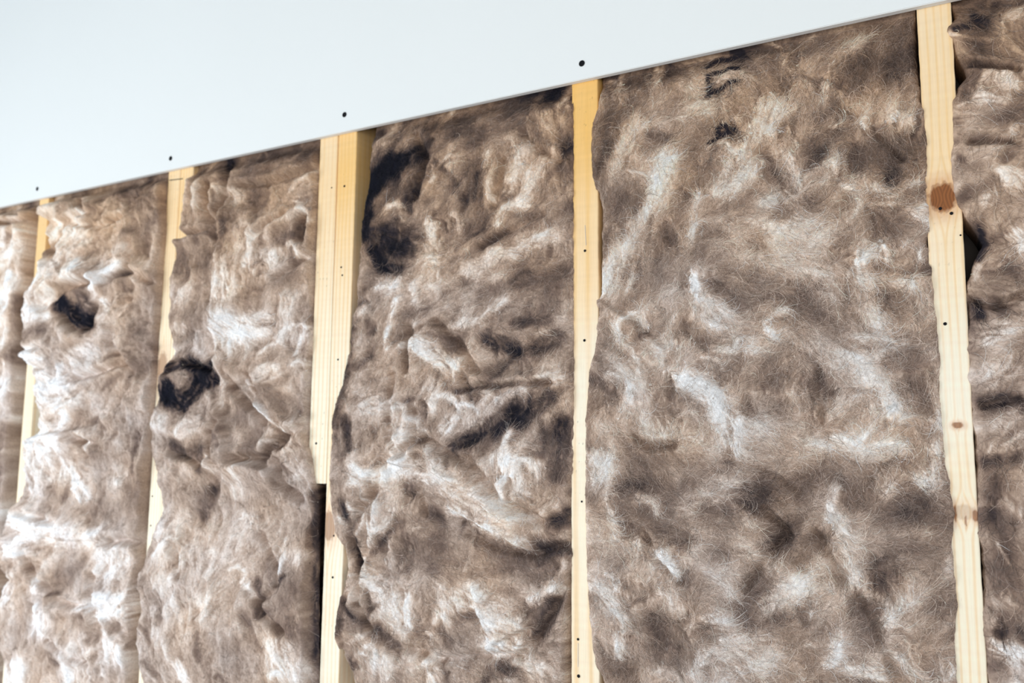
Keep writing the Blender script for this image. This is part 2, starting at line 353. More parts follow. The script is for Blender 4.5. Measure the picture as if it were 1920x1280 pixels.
def batt(name, label, seed, left, right, st_l, st_r, res, strokes, creases, steps, ink=(), base_h=0.006, lump=0.006, crumple=0.0, tone0=0.0, n_fib=30000, fib_len=0.03, base_warm=0.12, amp_t=0.62, theta0=0.6, contrast=1.0, edge_l=0.05, edge_r=0.05, wisps=60, dark=0.95, top_dark=0.12, yl=0.0, curl_h=0.0):
    rs = np.random.RandomState(seed)
    L = np.array([to_wall(left[k_], left[k_ + 1], -yl) for k_ in range(0, len(left), 2)]); R = np.array(wp(right))
    zf = min(L[:, 1].min(), R[:, 1].min()) - 0.02
    zt = ZE + 0.10
    rows = np.concatenate([np.linspace(ZLOW, zf, 40, endpoint=False), np.arange(zf, ZE + 0.02, res), np.linspace(ZE + 0.025, zt, 8)])[::-1]
    xl = np.interp(rows, L[::-1, 1], L[::-1, 0]); xr = np.interp(rows, R[::-1, 1], R[::-1, 0])
    jit = 0.0022
    xl = xl + jit * fbm(rows * 45, rows * 0 + seed, 21, 3); xr = xr + jit * fbm(rows * 45, rows * 0 + seed + 9, 22, 3)
    nx = int((xr - xl).mean() / res); s = np.linspace(0, 1, nx)
    X = xl[:, None] * (1 - s) + xr[:, None] * s; Z = np.repeat(rows[:, None], nx, 1)
    cx = X.mean(); czz = (rows[len(rows) // 2])
    u0, v0 = project(cx, 0, 1.5); u1, v1 = project(cx + .01, 0, 1.5); u2, v2 = project(cx, 0, 1.51)
    sx = abs(u1 - u0) / .01; sz = abs(v2 - v0) / .01
    WX = X + 0.0075 * fbm(X * 20, Z * 20, seed + 30, 4, .6); WZ = Z + 0.0075 * fbm(X * 20 + 50, Z * 20, seed + 31, 4, .6)
    # flow of the fibres
    th = theta0 + 1.9 * fbm(X * 5.0, Z * 5.0, seed + 40, 3) + 0.7 * fbm(X * 24, Z * 24, seed + 41, 2)
    fc = np.cos(2 * th); fs = np.sin(2 * th)
    tone = np.zeros_like(X); hs = np.zeros_like(X); cover = np.zeros_like(X); sil = []
    auto = []
    rw = np.random.RandomState(seed + 500)
    zlo_v = ZE - 1280 / sz if seed != 12 else zf
    for q_ in range(wisps):
        zz = rw.uniform(max(zf, zlo_v), ZE - .01); xx = rw.uniform(np.interp(-zz, -rows, xl), np.interp(-zz, -rows, xr))
        a_ = theta0 + 1.9 * float(fbm(np.array([xx * 5.0]), np.array([zz * 5.0]), seed + 40, 3)[0]) + rw.randn() * .35
        ln_ = rw.uniform(0.010, 0.030); cv = rw.randn() * 0.5; P_ = [(xx, zz)]
        for _s in range(3):
            a_ += cv; P_.append((P_[-1][0] + math.cos(a_) * ln_, P_[-1][1] + math.sin(a_) * ln_))
        lt = rw.rand() < .52
        auto.append((rw.uniform(3.5, 8.5), rw.uniform(.3, .7) if lt else -rw.uniform(.3, .55), 1.2 if lt else -1.0, P_))
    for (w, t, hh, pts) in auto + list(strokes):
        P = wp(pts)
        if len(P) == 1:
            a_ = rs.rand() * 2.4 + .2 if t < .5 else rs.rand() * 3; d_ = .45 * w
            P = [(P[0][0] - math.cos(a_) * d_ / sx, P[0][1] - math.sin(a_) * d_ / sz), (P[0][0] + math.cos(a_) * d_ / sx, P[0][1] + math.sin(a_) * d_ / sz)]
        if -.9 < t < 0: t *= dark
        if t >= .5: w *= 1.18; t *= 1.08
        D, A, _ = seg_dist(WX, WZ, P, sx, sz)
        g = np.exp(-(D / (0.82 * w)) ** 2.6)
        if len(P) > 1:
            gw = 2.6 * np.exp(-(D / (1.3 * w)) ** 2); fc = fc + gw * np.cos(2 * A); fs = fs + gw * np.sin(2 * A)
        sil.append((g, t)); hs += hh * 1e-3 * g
    th = 0.5 * np.arctan2(fs, fc)
    dz = np.gradient(rows)[:, None]; dxm = (X[:, 1:2] - X[:, 0:1])
    ui = np.sin(th) / np.minimum(dz, -1e-4) * res; uj = np.cos(th) / dxm * res
    n1 = rs.rand(*X.shape) - .5
    n2 = perlin(X * 120, Z * 120, seed + 50) + 0.5 * n1
    n3 = perlin(X * 38, Z * 38, seed + 51)
    k = 0.002 / res
    thj = 0.9 * perlin(X * 75, Z * 75, seed + 55); ui1 = np.sin(th + thj) / np.minimum(dz, -1e-4) * res; uj1 = np.cos(th + thj) / dxm * res
    f1 = lic(n1, ui1, uj1, max(2, int(6 * k))); f2 = lic(n2, ui1, uj1, max(2, int(8 * k))); f3 = lic(n3, ui, uj, max(3, int(12 * k)))
    f4 = lic(perlin(WX * 17, WZ * 17, seed + 52) + .4 * perlin(X * 50, Z * 50, seed + 53), ui, uj, max(4, int(22 * k)))
    fray = np.clip(1 + 0.22 * f2 + 0.16 * f1 + 0.22 * f3, 0.2, 1.9)
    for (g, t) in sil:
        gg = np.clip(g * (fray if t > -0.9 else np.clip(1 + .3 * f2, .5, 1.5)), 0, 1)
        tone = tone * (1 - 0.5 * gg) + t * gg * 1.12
    low = fbm(X * 9, Z * 9, seed + 60, 4)
    tone = tone + tone0 + amp_t * 0.7 * low + amp_t * 0.35 * fbm(WX * 30, WZ * 30, seed + 64, 3) + contrast * (0.085 * f4 + 0.09 * f3 + 0.045 * f2 + 0.05 * f1)
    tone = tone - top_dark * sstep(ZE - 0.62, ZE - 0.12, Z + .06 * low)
    tone = tone - 0.28 * sstep(ZE - 0.05, ZE - 0.01, Z + 0.02 * fbm(X * 14, Z * 14, seed + 68, 2))  # shade under the board edge, painted into the wool tone
    # relief
    h = base_h + lump * fbm(X * 8, Z * 8, seed + 61, 3) + 0.0012 * f4 + 0.0011 * f3 + 0.0005 * f2 + 0.00022 * f1 + hs
    if crumple > 0:
        h = h + crumple * (0.4 - np.abs(fbm(WX * 9, WZ * 9, seed + 62, 2)) * 1.1) + crumple * 0.16 * (0.5 - np.abs(fbm(WX * 42, WZ * 42, seed + 63, 2)) * 1.4)
    if curl_h > 0:
        cn = 0.5 - np.abs(fbm(WX * 34 + 3, WZ * 34, seed + 71, 3)) * 1.7
        cm = sstep(-.25, .35, fbm(X * 5, Z * 5, seed + 72, 2))
        h = h + curl_h * cn * cm; tone = tone + 0.16 * cn * cm
    for (dep, w, pts) in creases:
        dep *= 1.5
        D, A, _ = seg_dist(WX * .6 + X * .4, WZ * .6 + Z * .4, wp(pts), sx, sz)
        h = h - dep * 1e-3 * np.exp(-(D / w) ** 2) + dep * 0.35e-3 * np.exp(-((D - 2.3 * w) / (1.4 * w)) ** 2)
    for (hh, dec, pts) in steps:
        hh *= 1.3
        D, A, sd = seg_dist(WX * .5 + X * .5, WZ * .5 + Z * .5, wp(pts), sx, sz)
        sd2 = np.tanh(sd / 2.5); hw = np.exp(-(np.maximum(D * D - sd * sd, 0)) / 14.0 ** 2)
        h = h + hw * hh * 1e-3 * (0.5 - 0.5 * sd2) * np.exp(-(D / dec) ** 2) - hw * hh * 0.5e-3 * (0.5 + 0.5 * sd2) * np.exp(-(D / (dec * .4)) ** 2)
    # edges: tucked against the stud where the wool laps over it, into the bay elsewhere
    dl = (X - xl[:, None]); dr = (xr[:, None] - X)
    over_l = sstep(-0.001, 0.004, st_l - xl)[:, None]; over_r = sstep(-0.001, 0.004, xr - st_r)[:, None]
    ye_l = edge_l * (1 - over_l) + 0.0005 * over_l; ye_r = edge_r * (1 - over_r) + 0.0005 * over_r
    wb = 0.014 + 0.004 * fbm(Z * 12, X * 0 + seed, 65, 2)
    el = np.sqrt(np.clip(1 - (1 - np.clip(dl / wb, 0, 1)) ** 2.4, 0, 1)); er = np.sqrt(np.clip(1 - (1 - np.clip(dr / wb, 0, 1)) ** 2.4, 0, 1))
    yf = -np.maximum(h, -0.03)
    instud = ((X < st_l) | (X > st_r)); yf = np.where(instud, np.minimum(yf, -0.0025 - 0.35 * np.maximum(h, 0)), yf)
    y = np.where(dl < dr, ye_l + (yf - ye_l) * el, ye_r + (yf - ye_r) * er)
    tf = sstep(ZE - 0.002, ZE - 0.045, Z + 0.006 * fbm(X * 20, Z * 0, 66, 3))
    y = y * tf + np.maximum(y, 0.016) * (1 - tf)
    y = np.where(Z > ZE - 0.004, np.maximum(y, 0.0035), y)
    X = np.where((Z > ZE - 0.002), np.clip(X, st_l + 0.001, st_r - 0.001), X)
    inkm = np.zeros_like(X)
    for (w, t, pts) in ink:
        D, A, _ = seg_dist(X + 0.0013 * perlin(X * 90, Z * 90, 70), Z + 0.0013 * perlin(X * 90 + 9, Z * 90, 71), wp(pts), sx, sz)
        g = sstep(1.75 * w, 0.7 * w, D) * 0.9 * np.clip(1.05 + 0.18 * f2 + .12 * f1, 0.65, 1); inkm = np.maximum(inkm, g); tone = tone * (1 - g) + t * g
    warm = np.clip(base_warm + 0.75 * sstep(ZE - 0.55, ZE - .05, Z) + 0.5 * fbm(X * 7, Z * 7, seed + 67, 3), -0.6, 1.2) * np.clip(1 - np.abs(tone) * .55, 0, 1)
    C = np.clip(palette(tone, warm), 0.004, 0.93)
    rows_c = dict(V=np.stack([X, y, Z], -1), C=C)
    # deep side walls of the batt
    def col_at(xx, yy, like): return np.stack([np.clip(xx, st_l + 0.001, st_r - 0.001), np.full(len(rows), yy), rows], -1)[:, None]
    V = np.concatenate([col_at(xl, STUD_D - .006, 0), col_at(xl, 0.055, 0), np.stack([X, y, Z], -1), col_at(xr, 0.055, 0), col_at(xr, STUD_D - .006, 0)], 1)
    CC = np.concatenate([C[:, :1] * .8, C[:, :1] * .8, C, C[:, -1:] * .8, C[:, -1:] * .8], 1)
    nR, nC = V.shape[:2]
    i = np.arange(nR - 1)[:, None] * nC; j = np.arange(nC - 1)[None, :]; a = (i + j).ravel()
    q = np.stack([a, a + nC, a + nC + 1, a + 1], 1)
    root = empty(name, (cx, 0, ZLOW)); tag(root, label, 'insulation', 'brown mineral wool batts between the studs')
    off = np.array((cx, 0, ZLOW))
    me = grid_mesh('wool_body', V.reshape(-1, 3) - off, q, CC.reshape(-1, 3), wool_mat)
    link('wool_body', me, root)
    # loose fibres
    PV = np.stack([X, y, Z], -1)
    i0 = np.searchsorted(-rows, -(ZE + 0.0)); i1 = np.searchsorted(-rows, -zf) - 1
    n = n_fib; K = 8
    I = i0 + rs.rand(n) * (i1 - i0); J = 1 + rs.rand(n) * (nx - 3)
    c0 = bil(C, I, J); t0 = bil(tone, I, J)
    ln = fib_len * (0.35 + rs.rand(n) ** 2 * 1.3); amp = 0.0003 + 0.0028 * rs.rand(n) ** 3
    th_off = rs.randn(n) * 0.5; curl = rs.randn(n) * 0.28
    mk = np.zeros(n); pos = np.zeros((n, K, 3)); off_a = th_off.copy()
    for kk in range(K):
        p = bil(PV, I, J); mk += bil(inkm, I, J) / K; tt = kk / (K - 1)
        p[:, 1] -= 0.0002 + amp * np.sin(np.pi * min(tt * 1.05, 1)) ; pos[:, kk] = p
        ii = np.clip(np.rint(I).astype(int), 0, X.shape[0] - 1); jj = np.clip(np.rint(J).astype(int), 0, nx - 1)
        off_a += curl; a_ = th[ii, jj] + off_a * 0.8
        st = ln / (K - 1); I += np.sin(a_) * st / np.minimum(dz[ii, 0], -1e-4); J += np.cos(a_) * st / dxm[ii, 0]
        I = np.clip(I, i0, i1 + 4); J = np.clip(J, 0.2, nx - 1.3)
    hc = bpy.data.hair_curves.new('loose_fibre'); hc.add_curves([K] * n)
    hc.attributes['position'].data.foreach_set('vector', (pos - off).astype(np.float32).ravel())
    ra = hc.attributes.new('radius', 'FLOAT', 'POINT')
    rad = np.repeat((0.00010 + 0.00016 * rs.rand(n) ** 2)[:, None], K, 1) * np.array([.8, 1, 1, 1, 1, .9, .7, .35])
    ra.data.foreach_set('value', rad.astype(np.float32).ravel())
    ca = hc.attributes.new('Col', 'FLOAT_COLOR', 'CURVE')
    br = (1.0 + 0.25 * rs.randn(n))[:, None].clip(0.45, 2.0); lift = (rs.rand(n) ** 4 * 0.55 * np.clip(t0 + .9, 0, 1))[:, None]
    fcx = np.ones((n, 4)); fcx[:, :3] = np.clip(c0 * br + lift * np.array((1, .95, .9)), 0.004, 0.95)
    fcx[mk > .34, :3] = s2l((44, 40, 48)) * 1.1
    ca.data.foreach_set('color', fcx.astype(np.float32).ravel())
    hc.materials.append(fib_mat)
    ho = link('loose_fibre', hc, root); ho['kind'] = 'stuff'
    return root

sl = {k: (v[1], v[2]) for k, v in S.items()}

B4_L = [1122,100, 1122,144, 1119,208, 1111,232, 1109,279, 1111,330, 1120,361, 1124,400, 1124,552, 1119,562, 1121,594, 1116,656, 1105,695, 1102,746, 1098,785, 1099,852, 1097,920, 1098,976, 1100,1066, 1105,1145, 1113,1224, 1126,1280, 1126,1310]
B4_R = [1718,-20, 1718,11, 1718,62, 1724,141, 1731,200, 1738,266, 1738,334, 1740,384, 1744,417, 1741,456, 1747,503, 1751,554, 1759,632, 1763,671, 1762,741, 1768,800, 1768,819, 1774,870, 1784,924, 1790,964, 1788,991, 1785,1022, 1792,1092, 1796,1139, 1790,1190, 1795,1280, 1795,1310]
B4_S = [(55,.2,0,[1480,430,1600,650]),(80,-.2,0,[1200,920,1500,1000,1720,1000]),(60,-.15,0,[1130,330,1140,430]),(50,.12,0,[1300,560,1250,700]),
 (26,.75,3,[1255,310,1240,353,1224,392,1189,455,1134,544]),(20,.55,2,[1197,240,1165,294,1134,341]),(27,.65,3,[1443,212,1423,263,1392,314,1357,357]),
 (14,.5,2,[1560,310,1490,361,1427,392]),(18,.5,2,[1285,212,1330,200]),(11,.4,1,[1228,130,1224,165]),(13,.4,1,[1271,142,1302,165]),(9,.6,2,[1302,427,1296,455]),
 (10,.85,2,[1298,517,1312,560]),(17,.35,1,[1475,255,1490,305,1500,340]),(34,.3,1,[1350,425,1480,440]),(34,.35,1,[1400,480,1500,500]),(7,.5,1,[1521,455,1560,435]),
 (24,-.55,-3,[1425,285,1450,330]),(22,-.4,-1,[1150,230,1125,350]),(14,-.45,-1,[1215,250,1250,262]),(18,-.4,-1,[1380,100,1420,85]),(20,-.45,-2,[1525,300]),(16,-.55,-2,[1466,400]),
 (22,-.4,-1,[1165,375,1150,400]),(18,-.55,-2,[1310,478]),(22,-.35,-1,[1247,431]),(14,-.4,-1,[1412,450]),(16,.35,2,[1548,125,1600,85,1655,45]),(36,-.35,0,[1690,90]),
 (26,-.5,-1,[1660,150,1640,120]),(22,-.4,-1,[1700,130]),(14,.55,1,[1548,170,1545,200]),(12,.4,1,[1575,180,1590,205]),(18,.3,1,[1618,215]),(16,.35,1,[1696,222]),(18,.5,2,[1560,320,1530,350]),
 (32,-.5,-2,[1665,275]),(20,-.4,-1,[1610,300]),(9,.55,2,[1640,350,1677,378,1708,390,1743,417]),(20,-.5,-2,[1696,394]),(28,-.45,-1,[1669,417]),(12,-.5,-2,[1685,513,1735,508]),
 (32,-.45,-1,[1680,560]),(36,.3,2,[1565,440]),(11,.6,2,[1640,480,1650,465]),(17,.35,1,[1626,520,1700,530]),(18,.35,1,[1560,505,1530,512]),(20,.5,2,[1638,590]),(26,.45,1,[1618,650]),
 (14,.4,1,[1743,652,1738,670]),(24,.5,2,[1579,675,1657,722,1680,750]),(16,.5,1,[1590,742]),(18,.4,1,[1563,770]),(7,.4,1,[1690,790,1760,785]),(28,-.5,-2,[1704,667]),(32,-.4,-1,[1727,730]),
 (15,.6,2,[1567,823,1618,850,1688,846]),(18,.55,2,[1759,840,1755,890]),(12,.5,2,[1665,893,1657,925]),(12,.45,1,[1720,893,1743,917]),(28,.5,3,[1563,987,1595,1045,1618,1100]),
 (14,.4,2,[1540,1053,1563,1092]),(18,.4,1,[1673,1124]),(24,.45,1,[1716,1116]),(14,.6,1,[1661,1167]),(14,.5,1,[1696,1229,1712,1256]),(17,.7,2,[1600,1262,1640,1258]),(16,.35,1,[1560,1221]),
 (30,-.6,-3,[1700,948]),(36,-.4,-1,[1595,909]),(28,-.6,-3,[1661,1080]),(44,-.35,0,[1704,990]),(36,-.5,-1,[1618,1150]),(32,-.45,0,[1759,1130]),
 (13,.5,1,[1150,600,1161,633]),(15,.45,1,[1225,640,1255,650]),(22,.5,1,[1352,588,1335,570]),(8,.95,3,[1478,580,1452,588,1438,604,1436,615,1452,628]),(26,.3,1,[1532,655]),
 (30,.45,2,[1155,667,1200,706]),(22,1.0,4,[1290,715,1340,748,1368,790,1378,838]),(15,.8,2,[1250,700,1300,722]),(26,.5,2,[1229,802]),(23,.75,2,[1133,875,1127,920]),(11,.6,1,[1144,954,1155,1000]),
 (19,.5,2,[1285,942,1330,915,1375,897]),(14,.45,1,[1380,954,1409,976]),(9,.55,2,[1195,931,1223,940,1230,958]),(15,.75,2,[1229,1027,1250,1045,1268,1066]),(12,.5,1,[1195,1010,1198,1035]),
 (22,.45,2,[1375,1010,1440,1055]),(22,.65,3,[1420,1145,1470,1115,1521,1089]),(16,.5,1,[1116,1100,1140,1120,1172,1150]),(16,.4,1,[1330,1077,1375,1111]),(20,.35,1,[1274,1128]),
 (38,.5,1,[1364,1207,1431,1235]),(16,.5,1,[1167,1218]),(18,.5,1,[1538,835]),(36,.2,1,[1454,807]),(14,-.6,-4,[1195,822,1223,835,1262,830]),(18,-.55,-2,[1122,700,1125,715]),
 (14,-.4,-2,[1364,858]),(36,-.6,-3,[1420,925]),(32,-.8,-5,[1476,998,1454,1027]),(32,-.7,-4,[1420,1083,1397,1145]),(30,-.45,-2,[1229,880]),(34,-.55,-2,[1229,1167,1257,1235]),
 (12,-.4,-2,[1544,729,1535,700]),(28,-.5,-2,[1487,925,1510,900]),(22,-.5,-1,[1155,1251]),(18,-.45,-1,[1285,1088]),(50,.1,0,[1300,120,1400,160]),(60,-.22,0,[1690,40,1640,160]),
 (26,-.35,-1,[1340,530,1380,560]),(24,-.4,-1,[1290,610,1320,640]),(30,-.3,0,[1500,560,1560,600]),(26,-.45,-1,[1540,1000,1500,1050]),(22,-.45,-1,[1360,1010,1330,1040])]
B4_C = [(8,7,[1190,818,1225,836,1265,830]),(9,9,[1440,960,1480,1000,1450,1040,1400,1100]),(7,8,[1535,1000,1560,1050,1600,1110]),(5,6,[1430,395,1500,352,1560,318]),(5,6,[1540,690,1532,740,1540,790]),
 (5,6,[1650,260,1690,300]),(5,7,[1380,860,1440,880,1500,920]),(6,6,[1210,1000,1240,1060,1280,1090])]
B4_T = [(7,40,[1378,845,1372,790,1330,742]),(6,40,[1115,560,1180,600,1240,650]),(8,50,[1600,1100,1640,1180,1670,1270]),(6,40,[1420,960,1470,990,1450,1040])]
B4_I = [(4.5,-1.1,[1322,122,1334,112,1348,106,1362,108,1376,100,1389,92]),(4.5,-1.1,[1368,90,1384,90,1392,100,1386,112]),(4.2,-1.1,[1328,152,1327,143,1338,140,1352,136,1368,128,1383,127]),(4.2,-1.1,[1330,160,1329,182]),(3.8,-1.1,[1334,174,1350,168,1366,156,1384,152]),
 (4.2,-1.1,[1330,270,1342,264,1348,258,1347,244,1354,238,1366,239,1369,247,1362,254,1352,257]),(3.8,-1.1,[1370,247,1381,243])]
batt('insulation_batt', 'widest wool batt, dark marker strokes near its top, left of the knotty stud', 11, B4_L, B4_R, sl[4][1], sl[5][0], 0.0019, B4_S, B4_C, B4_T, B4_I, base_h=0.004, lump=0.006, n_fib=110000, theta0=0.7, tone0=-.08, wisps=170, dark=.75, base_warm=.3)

B5_L = [1785,-30, 1785,0, 1790,30, 1776,50, 1775,60, 1784,75, 1793,106, 1808,128, 1812,142, 1795,162, 1785,194, 1787,272, 1781,300, 1787,344, 1787,360, 1799,390, 1806,405, 1830,435, 1843,456, 1829,484, 1813,527, 1811,550, 1816,593, 1814,652, 1816,710, 1822,780, 1829,839, 1832,956, 1832,999, 1841,1034, 1845,1104, 1840,1151, 1847,1229, 1851,1280, 1851,1310]
B5_S = [(60,-.2,0,[1860,60,1860,130]),(60,-.25,0,[1870,850,1880,1180]),(18,.3,1,[1899,28]),(24,.5,2,[1852,141,1899,162]),(20,.4,1,[1837,184,1884,188]),(14,.4,1,[1899,244]),(22,.5,2,[1884,325,1912,344]),(18,.5,1,[1852,378]),(18,.4,1,[1872,358]),
 (20,.7,2,[1907,437,1915,464]),(11,.5,1,[1829,523,1835,500]),(18,.4,1,[1868,495]),(26,.6,2,[1852,632,1884,620]),(30,.5,1,[1892,675,1870,700]),(18,.6,2,[1860,842,1915,823]),(4,.6,2,[1868,1020,1896,1060]),
 (22,.75,2,[1868,1210,1907,1221]),(22,-.6,-2,[1837,38]),(12,-.7,-2,[1812,50,1790,54]),(32,-.4,0,[1821,78]),(10,-.5,-2,[1821,122,1899,125]),(28,-.4,-1,[1884,219]),(14,-.5,-2,[1821,265,1899,269]),
 (14,-.6,-1,[1806,297]),(24,-.5,-1,[1806,365]),(18,-.4,-1,[1890,297]),(20,-.7,-3,[1833,581]),(22,-.45,-1,[1872,573]),(24,-.75,-3,[1880,749,1845,757]),(20,-.6,-2,[1915,757]),(18,-.65,-1,[1872,862,1850,870]),
 (18,-.5,-1,[1903,858]),(28,-.5,-1,[1860,913]),(36,-.4,0,[1892,1061]),(20,-.7,-3,[1872,1178]),(18,-.6,-2,[1911,1186]),(24,-.45,0,[1872,1257]),(24,.35,1,[1870,800,1900,780]),
 (20,-.7,-1,[1835,432,1843,456,1835,480]),(24,-.3,0,[1870,980]),(16,.35,1,[1880,940,1910,960]),(18,.3,1,[1870,1120,1900,1140])]
XR6 = X_R - 0.06
def far_r(z0=0): 
    return [1, 1]
b5r = []
for z_ in (ZE + .12, 1.6, 0.9): 
    u_, v_ = project(XR6, 0, z_); b5r += [float(u_), float(v_)]
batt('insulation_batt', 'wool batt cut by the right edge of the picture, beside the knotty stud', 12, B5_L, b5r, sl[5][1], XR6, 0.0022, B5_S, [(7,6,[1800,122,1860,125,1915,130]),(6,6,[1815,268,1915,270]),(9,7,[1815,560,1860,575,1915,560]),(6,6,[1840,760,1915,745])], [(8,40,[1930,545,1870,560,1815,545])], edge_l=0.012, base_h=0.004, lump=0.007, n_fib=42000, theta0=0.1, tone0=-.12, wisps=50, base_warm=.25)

B3_L = [695,225, 692,250, 690,300, 682,360, 674,430, 670,500, 668,545, 670,560, 658,594, 653,656, 644,718, 630,751, 622,802, 619,853, 616,898, 619,943, 628,999, 644,1028, 650,1067, 644,1095, 636,1123, 628,1168, 625,1197, 639,1230, 653,1253, 661,1281, 662,1310]
B3_R = [1076,120, 1076,160, 1076,500, 1077,700, 1075,850, 1073,950, 1074,1060, 1068,1100, 1064,1180, 1062,1280, 1062,1310]
B3_S = [(50,-.12,0,[860,260,1000,200,1040,300]),(60,.1,0,[800,560,920,520]),(40,-.2,0,[1000,1000,1040,1120]),(10,-.6,4,[690,290,674,430,664,560,655,640]),(11,-.6,5,[650,690,640,760,632,800]),(9,-.55,5,[650,1075,640,1125,634,1190]),(20,.4,2,[743,240,725,262]),(12,.5,6,[922,293,914,328,922,376]),(18,.3,5,[1005,188,1022,212,1032,236]),(24,.3,6,[985,290,968,320]),(14,.55,5,[1036,289,1005,332,984,367]),(14,.3,2,[966,258]),
 (12,.4,2,[857,402,860,425]),(14,.5,2,[809,420,813,472,809,520]),(15,.55,2,[740,532,717,540]),(6,.75,4,[747,560,730,612,726,656]),(16,.5,2,[1032,446,984,455]),(22,.35,2,[879,507,940,485]),
 (19,.85,6,[791,647,820,668,852,687]),(12,.35,2,[844,612,905,604]),(9,.4,1,[778,534,787,586]),(11,.5,1,[682,586]),(9,.5,2,[1023,625]),
 (26,-1.15,-1,[775,292,745,312]),(30,-1.1,-1,[725,325,705,345]),(14,-1.15,-2,[692,360,688,385,684,442]),(20,-1.0,-2,[745,505,720,498]),(30,-.8,0,[725,470,715,440]),(12,-.9,2,[700,470,710,490]),(24,-.9,-1,[735,300,700,340]),(20,-.7,-1,[747,468]),(20,-.6,-2,[778,359,770,390]),(18,-.8,-1,[708,350,695,370]),
 (14,-.5,-2,[804,271,778,372]),(34,-.45,-1,[879,250]),(22,-.55,-2,[1032,172]),(16,-.55,-2,[1067,271]),(19,-.45,-2,[905,328,870,385]),(9,-.5,-3,[944,437,905,464]),(19,-.5,-3,[1054,507,966,534,905,551]),
 (22,-.95,-5,[915,630,966,656]),(21,-.85,-4,[1040,634,1010,650]),(12,-.6,-3,[966,608,1032,600]),(9,-.5,-2,[870,525]),(9,-.7,-5,[770,621,765,687]),(16,-.6,-2,[695,612]),(11,-.7,-2,[695,665,673,687]),(22,-.35,-1,[857,643]),
 (22,.5,2,[696,759]),(14,.5,5,[819,718,805,763]),(14,.6,3,[841,795]),(13,.45,8,[733,754,742,827]),(17,.35,8,[760,822]),(7,.5,6,[773,782,795,810,814,845]),(26,.35,3,[923,754,915,780]),(11,.5,4,[986,723,1059,709]),
 (18,.6,2,[674,890]),(22,.45,6,[755,863]),(26,.5,10,[714,890,742,872,810,881,864,918,932,954]),(10,.85,5,[855,954,905,981,977,1017]),(9,.6,4,[985,1010,998,1022]),(10,.55,5,[705,945,703,1017]),
 (16,.5,4,[968,872,977,927]),(14,.35,3,[1014,880]),(14,.5,3,[1032,954]),(18,.35,5,[977,836,932,854]),(22,.3,5,[905,877]),(23,.6,5,[701,1090,723,1108,751,1153]),(16,.35,3,[751,1190]),(18,.5,4,[832,1108,859,1135]),
 (32,.75,5,[896,1122,932,1162,968,1180]),(17,.95,5,[925,1208,940,1215]),(10,.6,4,[1050,1103,1005,1122]),(8,.7,3,[977,1203]),(22,.35,3,[995,1248]),(14,.6,3,[810,1244]),(34,.25,5,[714,1244]),(10,.6,3,[805,1190]),
 (13,.4,6,[742,1017,746,1060]),(14,.3,3,[773,990]),
 (21,-.9,-8,[965,762,914,809,855,840]),(20,-.85,-5,[1032,745,977,791]),(24,-.85,-4,[1054,800,1054,836,1045,890]),(20,-.85,-4,[1054,972]),(8,-.7,-5,[859,732,950,723,1023,718]),(19,-.6,-3,[751,981,760,1063]),(14,-.65,-4,[769,922]),
 (52,-.28,0,[860,1045,950,1045]),(18,-.45,-2,[819,967]),(24,-.75,-3,[1041,1135,1005,1190]),(18,-.7,-4,[941,1248,977,1262]),(22,-.8,-7,[705,1185,737,1208]),(12,-.4,-2,[878,1153]),(20,-.45,-2,[841,1190]),
 (9,-.9,-2,[668,1010,680,1080]),(12,-.75,-1,[650,1130,668,1160]),(12,-.7,-1,[664,1240]),(10,-.75,-1,[650,780,660,840]),(12,-.55,-4,[796,827]),(12,-.75,-2,[640,940,655,975]),(14,-.6,-1,[660,620,656,700]),
 (22,.1,0,[860,320,820,360]),(24,-.45,-1,[1040,560]),(20,-.4,-1,[880,690,930,700]),(16,-.5,-2,[1010,1020,1060,1030]),(24,-.4,-1,[830,1010,800,1040]),(30,-.35,-1,[700,420,760,420])]
B3_C = [(12,7,[764,610,768,690]),(9,6,[868,700,880,724,950,722,1030,716]),(12,8,[885,860,915,905,950,945,1010,975]),(12,7,[672,960,700,925,715,890]),(10,7,[780,770,800,820,840,850,870,862]),(9,6,[695,900,725,860,770,850]),
 (9,6,[740,700,728,760,735,820,758,848,782,830,775,780]),(10,6,[662,1010,678,1060,676,1130,690,1180]),(10,7,[773,1217,830,1236,887,1230,960,1228]),(9,7,[780,250,800,300,780,370]),(8,6,[948,300,940,340,930,385]),
 (7,6,[985,250,1010,280,1050,300]),(9,6,[1060,1100,1040,1150,1010,1200,980,1230]),(8,6,[880,1000,940,1030,1000,1040,1060,1020]),(7,6,[760,940,790,920,800,960]),(8,6,[820,600,860,640,900,700]),(7,6,[905,460,960,430,1020,400])]
B3_T = [(12,45,[935,958,870,915,812,878,745,868]),(10,40,[978,1022,905,985,855,958]),(10,36,[772,690,775,640,800,610]),(12,36,[990,1175,930,1205,900,1150,890,1110]),(9,40,[1060,700,980,725,900,740]),(9,40,[655,1130,700,1030,690,960])]
batt('insulation_batt', 'wool batt with black scorched patches at its upper left, right of the central stud pair', 13, B3_L, B3_R, sl['3b'][1], sl[4][0], 0.0023, B3_S, B3_C, B3_T, base_h=0.003, lump=0.008, yl=.003, curl_h=.003, crumple=0.005, n_fib=50000, theta0=1.0, fib_len=.026, tone0=-.08, wisps=110, base_warm=.3, amp_t=.5, top_dark=.2)

